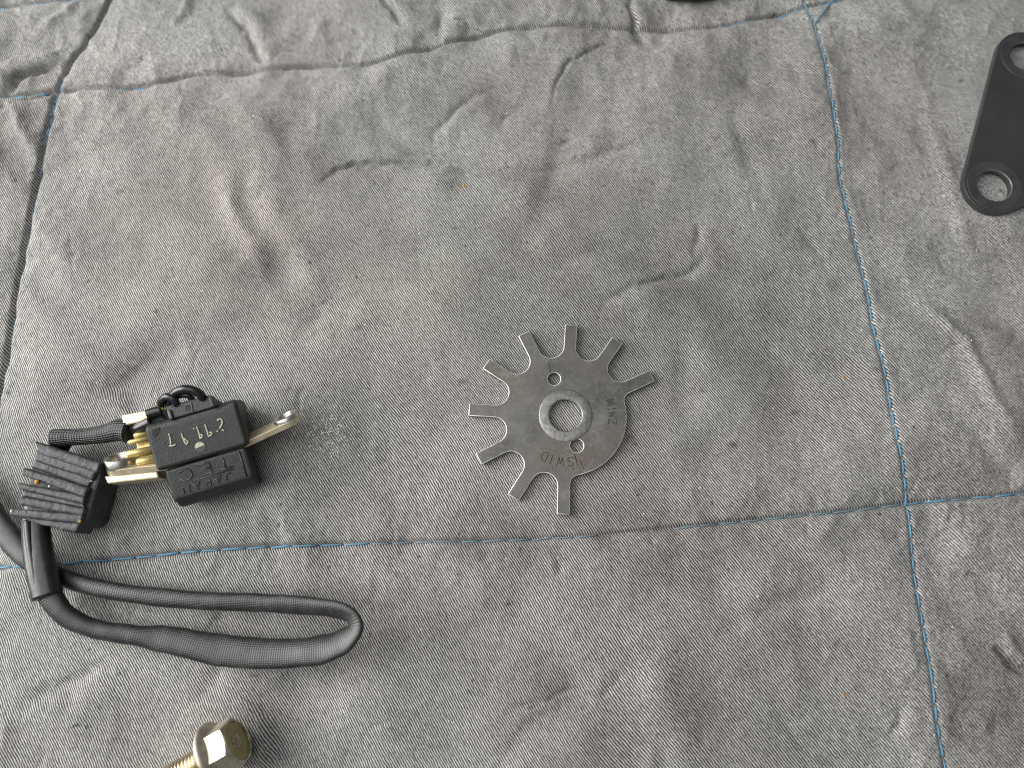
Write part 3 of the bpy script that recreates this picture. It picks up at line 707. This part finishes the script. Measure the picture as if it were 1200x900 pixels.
bm = bmesh.new()
zz = zf-.00040
def bl(pts, r=.00026): tube(bm, [Vector((x*AFh, y*AFh, zz)) for x, y in pts], r, 6, 5)
cs, sn = math.cos(R(107)), math.sin(R(107))
def rt2(l): return [(x*cs-y*sn, x*sn+y*cs) for x, y in l]
bl(rt2([(-.28, .12), (-.12, .30), (.0, .14), (.10, .30), (.26, .16), (.18, .02)])); bl(rt2([(-.30, .10), (-.20, -.02), (-.02, .06)])); bl(rt2([(-.32, -.22), (.34, -.20)]), .00017)
lpart('raised_mark', bm, M_nick, True, head)
bm = bmesh.new(); lathe(bm, [(.0030, zf-HH-.0016), (.0073, zf-HH-.0016), (.0077, zf-HH-.0013), (.0077, zf-HH-.0006), (.0072, zf-HH-.0001), (.0058, zf-HH+.0007), (.0050, zf-HH+.0008)], 72); lpart('flange', bm, M_bolt, True)
bm = bmesh.new(); pr = []; z = zf-HH-.0012; pr.append((.0026, z)); z -= .0012
while z > -.022: pr += [(.0026, z), (.0031, z-.0004), (.0031, z-.0005), (.0026, z-.0009)]; z -= .001
pr.append((.0020, z-.0006)); 
# helical thread: shift each column by its share of a pitch
n = 40; rings = [[bm.verts.new((r*math.cos(2*math.pi*k/n), r*math.sin(2*math.pi*k/n), zz_ + (.001*k/n if 0 < j < len(pr)-1 else 0))) for k in range(n)] for j, (r, zz_) in enumerate(pr)]
for a, b in zip(rings[:-1], rings[1:]):
    for k in range(n-1): bm.faces.new((a[k], a[k+1], b[k+1], b[k]))
for j in range(1, len(rings)-5): 
    pass
for j in range(len(rings)-1):
    j2 = j+4 if 4 < j+4 < len(rings) else j
    a, b = rings[j], rings[j+1]
    bm.faces.new((a[n-1], a[0], b[0], b[n-1]))
lpart('threaded_shank', bm, M_bthread)

# ---------------------------------------------------------------- sensor with its lead
ZFACE = .0135; DZ = .0043
k_ = (P(291, 531, ZFACE)-P(191, 531, ZFACE)).length/100
RZ = Matrix.Rotation(R(17), 3, 'Z') @ Matrix.Rotation(R(14), 3, 'X')
FZ = 30
org_face = P(241, 531, ZFACE)
ORG = org_face - RZ @ Vector((0, 0, FZ*k_))
sensor = empty('ignition_pickup', (ORG.x, ORG.y, 0))
tag(sensor, 'black ignition pickup with brass terminals, mounting lugs and a looped sleeved cable', 'ignition sensor')
def Lc(x, y, z): return ORG + RZ @ Vector((x*k_, y*k_, z*k_))
def boxL(bm, x0, x1, prof):
    """extrude a (y, z) profile from x0 to x1"""
    a = [bm.verts.new(Lc(x0+(0 if z > 10 else 5), y, z)) for y, z in prof]; b = [bm.verts.new(Lc(x1-(0 if z > 10 else 7), y, z)) for y, z in prof]
    bm.faces.new(a[::-1]); bm.faces.new(b)
    for i in range(len(a)): j = (i+1) % len(a); bm.faces.new((a[i], a[j], b[j], b[i]))
bm = bmesh.new(); boxL(bm, -60, 50, [(-5, FZ), (46, FZ), (52, FZ-7), (52, 0), (50, -35), (-5, -25), (-5, 0)])
body = worldpart('housing', bm, M_plast, sensor); bevel(body, 4.5*k_, 3)
bm = bmesh.new(); boxL(bm, -53, 44.5, [(-5.5, FZ-3.5), (-43, FZ-4), (-54, FZ-17), (-54, 0), (-53, -15), (-5.5, -25), (-5.5, 0)])
low = worldpart('stepped_cover', bm, M_plast, sensor); bevel(low, 4*k_, 3)
def FP(px, py, d=0.0):
    """where the line of sight of a pixel meets the housing's printed face"""
    r = FWD + Vector((1, 0, 0))*((px-600)/FPX) - UPV*((py-450)/FPX); nrm = RZ @ Vector((0, 0, 1)); p0 = Lc(0, 0, FZ)+nrm*d
    return CAM + r*((p0-CAM).dot(nrm)/r.dot(nrm))
def g4(l): return [(165+x/12, 450+y/12) for x, y in l]
NRM = RZ @ Vector((0, 0, 1))
def painted(l, r): 
    bm = bmesh.new()
    for pts in l: tube(bm, [FP(x, y, .00003) for x, y in g4(pts)], r, 6, 4, up=NRM)
    return bm
for ch in ([[(395,700),(415,760),(425,850)],[(405,868),(450,868),(495,850)]], [[(572,690),(600,770),(640,845),(665,815),(640,790),(605,760)]],
           [[(785,600),(820,680),(838,762),(872,730),(845,705)],[(745,620),(756,634)]], [[(905,570),(938,670),(960,735),(1005,690),(965,678)]],
           [[(1078,515),(1110,492),(1142,505),(1146,560),(1112,625)],[(1068,668),(1095,662)],[(1145,640),(1172,660)]]):
    worldpart('painted_digit', painted(ch, .00022), M_cream, body, True)
bm = bmesh.new(); c = FP(234.5, 523.5, .0); e1 = RZ@Vector((1, 0, 0)); e2 = RZ@Vector((0, 1, 0))
top = [c+(e1*math.cos(a)+e2*math.sin(a))*6.6*k_+NRM*.00012 for a in [2*math.pi*i/28 for i in range(28)]]; prism(bm, top, .0003, -NRM)
worldpart('round_mark', bm, M_plast2, body)
bm = bmesh.new(); top = [c+(e1*math.cos(a)+e2*math.sin(a))*5.6*k_+NRM*.00018 for a in [math.pi*i/16+.1 for i in range(17)]]; prism(bm, top, .0001, -NRM)
worldpart('paint_dab', bm, M_cream, body)
# moulded words on the stepped cover, upside down as it lies
bm = bmesh.new()
def moulded(word, x_right, y_top, cw, chh, gap, r, z):
    x = x_right
    for ch in word:
        for st in GLYPH[ch]:
            pts = [Lc(x-px_*cw, y_top-chh+ (1-py_)*chh, z) for px_, py_ in st]
            tube(bm, pts, r*k_, 5, 1, up=NRM)
        x -= cw+gap
moulded('TEC', 24, -11, 16, 13, 7, .75, FZ-3.4)
moulded('JAPAN', 20, -29.5, 8, 8.5, 4.5, .6, FZ-3.5)
tube(bm, [Lc(24, -27, FZ-3.4), Lc(-26, -27, FZ-3.4)], .6*k_, 5, 1, up=NRM)
worldpart('moulded_lettering', bm, M_plast2, low, True)
bm = bmesh.new(); prism(bm, [FP(x, y, .00012) for x, y in ((179,503),(187,501),(186,506),(181,513),(178,509))], .0006, -NRM); worldpart('corner_pocket', bm, M_dark, body)
# ridge along right side of the cover
bm = bmesh.new(); tube(bm, [Lc(36, -9, FZ-3.6), Lc(36, -40, FZ-4.2)], 1.2*k_, 6, 1, up=NRM); worldpart('moulded_rib', bm, M_plast, low, True)
# clip with a square window, on the upper edge
zc = .0205-DZ
bm = bmesh.new(); prism(bm, PP([(194,476),(245,462.5),(249,465),(251.5,476.5),(201,491),(197,489)], zc), .007); clip = worldpart('wire_clip', bm, M_plast, sensor); bevel(clip, .0003, 2)
bm = bmesh.new(); prism(bm, PP([(216.5,476),(222.5,474.5),(224,480),(218,482)], zc+.00004), .0008); worldpart('clip_window', bm, M_dark, clip)
bm = bmesh.new(); prism(bm, PP([(215,474),(224,472),(226,482),(224.6,482.3),(223,474),(215.4,475.8)], zc+.00025), .0006); worldpart('window_lip', bm, M_plast2, clip)
bm = bmesh.new(); prism(bm, PP([(195,481),(199,479),(203,490),(199,492)], zc+.0006), .003); o = worldpart('clip_ear', bm, M_plast2, clip); bevel(o, .0003)
bm = bmesh.new(); prism(bm, PP([(243,464),(248,463),(252,476),(248,477)], zc+.0009), .003); o = worldpart('clip_ear', bm, M_plast, clip); bevel(o, .0003)
bm = bmesh.new(); tube(bm, [P(173,486,.0142), P(181,483,.0142), P(190,481,.0142)], .0014, 14); worldpart('ferrule', bm, M_wire, sensor, True)
bm = bmesh.new(); prism(bm, PP([(170,483),(190,477),(194,492),(174,498)], .0172-DZ), .006); o = worldpart('side_web', bm, M_plast, sensor); bevel(o, .0005)
def wire(pts, r, m=M_wire, nm='wire', parent=None): 
    bm = bmesh.new(); tube(bm, [P(p[0], p[1], p[2]-DZ) for p in pts], r, 14, 8); return worldpart(nm, bm, m, parent or sensor, True)
wire([(204,478,.0170),(200,468,.0195),(206,460,.0215),(217,456,.0225),(229,458.5,.0220),(237,465,.0205),(241,474,.0170)], .0012)
wire([(189,484,.0160),(188,477,.0180),(190,469,.0200),(196,465,.0212),(203,467.5,.0212),(207,474,.0200),(209,482,.0170)], .00105)
wire([(199,482,.0160),(198,472,.0190),(208,464,.0200),(220,463,.0205),(226,470,.0190),(228,478,.0165)], .0009)
wire([(184,474,.0185),(188,477,.0188),(191,480,.0186)], .0004, M_yellow, 'yellow_wire')
# mounting lugs
def lug(nm, tip, root, zc_, thick, halfw, hole_r, phi, collar, zoff=0):
    a3 = P(*root, zc_); b3 = P(*tip, zc_); a = (b3-a3); Ln = a.length; a.normalize()
    n0 = Vector((-a.y, a.x, 0)); n0 = n0 if n0.y > 0 else -n0
    N_ = (n0*math.cos(phi)+Vector((0, 0, 1))*math.sin(phi)).normalized(); W_ = N_.cross(a); W_ = W_ if W_.z > 0 else -W_
    # band of the upper edge is what the camera sees: put that edge on the picked line
    def pt(x, w_, n_): return a3 + a*x + W_*(w_-halfw) + N_*n_
    outl = [(-.003, -halfw), (Ln-halfw, -halfw)] + [(Ln-halfw+halfw*math.sin(t), -halfw*math.cos(t)) for t in [math.pi*i/14 for i in range(1, 14)]] + [(Ln-halfw, halfw), (-.003, halfw)]
    bm = bmesh.new(); hc = Ln-halfw*1.0; nh = 28
    # plate with a hole: outer shell bridged by rings of equal count
    def ringpts(r_out, n_):
        res = []
        for i in range(nh):
            th = 2*math.pi*i/nh; c, s = math.cos(th), math.sin(th)
            if r_out is None:
                if c >= 0: x, y = hc+halfw*c, halfw*s
                else:
                    x, y = hc-min(1, -c*1.5)*(hc+.003), halfw*max(-1, min(1, s*1.45))
                res.append(pt(x, y, n_))
            else: res.append(pt(hc+r_out*c, r_out*s, n_))
        return [bm.verts.new(p) for p in res]
    o0, o1 = ringpts(None, 0), ringpts(None, thick); i0, i1 = ringpts(hole_r, 0), ringpts(hole_r, thick)
    for A1, B1 in ((o0, o1), (o1, i1), (i1, i0), (i0, o0)):
        for i in range(nh): j = (i+1) % nh; bm.faces.new((A1[i], A1[j], B1[j], B1[i]))
    lug_ = worldpart(nm, bm, M_zinc, sensor); bevel(lug_, .00015, 2)
    bm = bmesh.new()
    if collar:
        ro, hgt = collar; cen = pt(hc, 0, 0); prof = [(hole_r*.98, thick*.2), (hole_r*.98, thick+hgt-.0001), (hole_r+.0002, thick+hgt), (ro-.0002, thick+hgt), (ro, thick+hgt-.0002), (ro, thick*.8)]
        rings = [[bm.verts.new(pt(hc+r*math.cos(2*math.pi*i/40), r*math.sin(2*math.pi*i/40), z)) for i in range(40)] for r, z in prof]
        for A1, B1 in zip(rings[:-1], rings[1:]):
            for i in range(40): j = (i+1) % 40; bm.faces.new((A1[i], A1[j], B1[j], B1[i]))
        worldpart('bushing', bm, M_nick, lug_, True)
    return lug_, pt
lug('mounting_lug', (353, 495), (266, 535), .0105, .0016, .0037, .0025, R(32), (.0036, .0012))
lugL, ptL = lug('mounting_lug', (120, 560), (196, 551), .0110, .0018, .0038, .0029, R(33), (.0038, .0024))
bm = bmesh.new(); prism(bm, PP([(122,558),(184,552),(186,560),(126,567)], .0110), .0050); o = worldpart('lug_backing', bm, M_zinc, sensor); bevel(o, .0004)
# brass terminal pieces
bm = bmesh.new(); prism(bm, PP([(142,486.5),(173,480.5),(174,492.5),(145,498.5)], .0128), .004, taper=.0); o = worldpart('terminal_block', bm, M_zinc, sensor); bevel(o, .0003)
bm = bmesh.new(); prism(bm, PP([(146,498),(172,492),(173,504),(156,509)], .0108), .004); o = worldpart('terminal_block', bm, M_nick, sensor); bevel(o, .0003)
bm = bmesh.new(); prism(bm, PP([(156,503),(176,497),(186,546),(165,548)], .0096), .003); o = worldpart('brass_strip', bm, M_brass, sensor); bevel(o, .0003)
for a, b, r, zz_ in (((148,533),(178,527),.0011,.0110), ((150,519),(176,513),.0007,.0114), ((160,542),(184,537),.0010,.0108), ((157,511),(174,507),.0008,.0112)):
    bm = bmesh.new(); p0, p1 = P(*a, zz_), P(*b, zz_); d = (p1-p0)
    sweep(bm, [p0, p0+d*.04, p0+d*.12, p1], [(r*.45, r*.45), (r*.85, r*.85), (r, r), (r, r)], 14); worldpart('terminal_pin', bm, M_brass, sensor, True)
# open mesh sleeve on the lead
bm = bmesh.new(); pth = [(152,505,.0105),(140,504,.0100),(125,508,.0095),(105,511,.0090),(88,512,.0088),(74,513,.0086),(64,514,.0084)]
path = catmull([P(*p) for p in pth], 6); rad = lerp_list([(.0034, .0028), (.0031, .0028), (.0026, .0026), (.0023, .0024), (.0023, .0024), (.0025, .0026), (.0027, .0028)], 6)
sweep(bm, path, rad, 28); worldpart('mesh_sleeve', bm, M_mesh, sensor, True)
bm = bmesh.new(); tube(bm, [P(158,503,.0105), P(166,500,.012), P(178,494,.013)], .0016, 12); worldpart('lead', bm, M_wire, sensor, True)
bm = bmesh.new(); tube(bm, [P(76,515,.0070), P(70,528,.0048), P(74,545,.0040), P(82,560,.004)], .0024, 14); worldpart('lead', bm, M_wire, sensor, True)

# ribbed rubber block: upright perished slabs pressed together
from mathutils import noise as NZ
fins = [ [(40,518),(117,542.5),(113,553),(45,531)], [(43,528),(113,551),(108,561),(41,539)], [(42,538.5),(109,561),(103,571),(36,547)], [(27,548.5),(103,572.5),(98,582.5),(25,556)], [(21,566),(99,582),(97,590),(23,573)],
         [(29,574),(97,590),(98,596),(27,582)], [(24,582),(99,596),(96,604),(22,591)], [(11,596),(97,604),(94,613),(12,604)], [(16,604),(93,613),(88,623.5),(40,613)] ]
zt_f = [.0125, .0120, .0112, .0124, .0126, .0116, .0124, .0122, .0112]
blk = None
bm = bmesh.new(); prism(bm, PP([(44,524),(116,546),(118,556),(103,610),(92,618),(30,600),(36,548)], .0105), .0103); base = worldpart('ribbed_block', bm, M_rubber, sensor); bevel(base, .0006)
for i, (qd, z) in enumerate(zip(fins, zt_f)):
    bm = bmesh.new(); nseg = 30; A0, B0, B1, A1 = [P(x, y, z) for x, y in qd]; rows = []
    for s_ in range(nseg+1):
        t = s_/nseg; a = A0.lerp(B0, t); b = A1.lerp(B1, t); dep = .0075+.001*math.sin(i*2)
        crown = [(-.10, -dep), (-.10, -.0005), (-.02, -.0001), (.35, .00005), (.75, -.00005), (1.02, -.0002), (1.12, -.0007), (1.12, -dep)]
        rows.append([bm.verts.new(a.lerp(b, y)+Vector((0, 0, zz_)) + NZ.noise_vector((a+Vector((i, y, zz_*20)))*230)*.00018 + NZ.noise_vector(a*1900)*.00010) for y, zz_ in crown])
    for r1, r2 in zip(rows[:-1], rows[1:]):
        for k in range(7): bm.faces.new((r1[k], r1[k+1], r2[k+1], r2[k]))
    bm.faces.new(rows[0]); bm.faces.new(rows[-1][::-1])
    o = worldpart('rib', bm, M_rubber, base, True); bevel(o, .00025, 2, 50)
for x, y, r, mm_ in ((44,565,.0007,M_ochre),(58,570,.00035,M_lint),(14,599,.0004,M_lint),(94,611,.0004,M_ochre),(107,564,.00022,M_lint)):
    bm = bmesh.new(); bmesh.ops.create_icosphere(bm, subdivisions=2, radius=r, matrix=Matrix.Translation(P(x, y, .0122))); rough_up(bm, r*.4, 1500); worldpart('stuck_grit', bm, mm_, base, True)

# heat-shrink tube, then the flat sleeved cable with its loop
bm = bmesh.new(); path = catmull([P(42,590,.0075), P(42,615,.0082), P(44,640,.0088), P(48,665,.0092), P(56,699,.0090)], 7)
rad = lerp_list([(.0028, .0026), (.0034, .0026), (.0036, .0026), (.0037, .0027), (.0037, .0028)], 7)
sweep(bm, path, rad, 28, power=.85); o = worldpart('heat_shrink_tube', bm, M_shrink, sensor, True)
bm = bmesh.new(); path = catmull([P(33,610,.0102), P(36,640,.0106), P(41,670,.0108), P(46,698,.0104)], 7); sweep(bm, path, [(.0011, .0012)]*len(path), 12); worldpart('tube_seam', bm, M_shrink, sensor, True)
cable = [ (52,682,.0082,2.6,2.2,0), (60,700,.0080,3.0,2.0,0), (78,722,.0072,2.7,2.0,0), (112,737,.0062,2.4,2.1,0), (155,744,.0056,2.55,2.0,0), (205,751,.0054,3.5,1.7,.1), (260,762,.0056,3.95,1.6,.15), (320,766,.0062,3.85,1.7,.2), (368,763,.0074,3.8,1.8,.3),
          (398,754,.0084,3.6,1.7,.5), (416,738,.0092,3.0,1.5,.75), (411,721,.0090,2.7,1.4,.8), (388,713,.0080,2.6,1.5,.6), (350,709,.0066,2.5,1.7,.35), (300,706,.0056,2.4,1.8,.2), (240,704,.0052,2.4,1.9,.1), (180,699,.0050,2.4,1.9,0), (130,692,.0048,2.3,1.9,0), (88,682,.0046,2.3,1.9,0),
          (50,666,.0042,2.5,1.9,0), (26,648,.0042,3.0,1.9,0), (2,618,.0045,3.2,1.9,0), (-24,580,.0045,3.2,1.9,0), (-60,540,.0045,3.1,1.9,0), (-110,505,.0042,3.0,1.9,0) ]
bm = bmesh.new(); n_ = 8; path = catmull([P(x, y, z) for x, y, z, *_ in cable], n_); rr = lerp_list([(a*MM, b*MM, t) for *_, a, b, t in cable], n_)
wob_ = [1+.07*NZ.noise(p*190)+.04*NZ.noise(p*520+Vector((3, 1, 7))) for p in path]
sweep(bm, path, [(a*w1, b*(1.75-.85*w1)) for (a, b, t), w1 in zip(rr, wob_)], 32, power=.9, twist=[-t for *_, t in rr]); worldpart('sleeved_cable', bm, M_braid, sensor, True)
print('SCENE OK objects', len(bpy.data.objects))
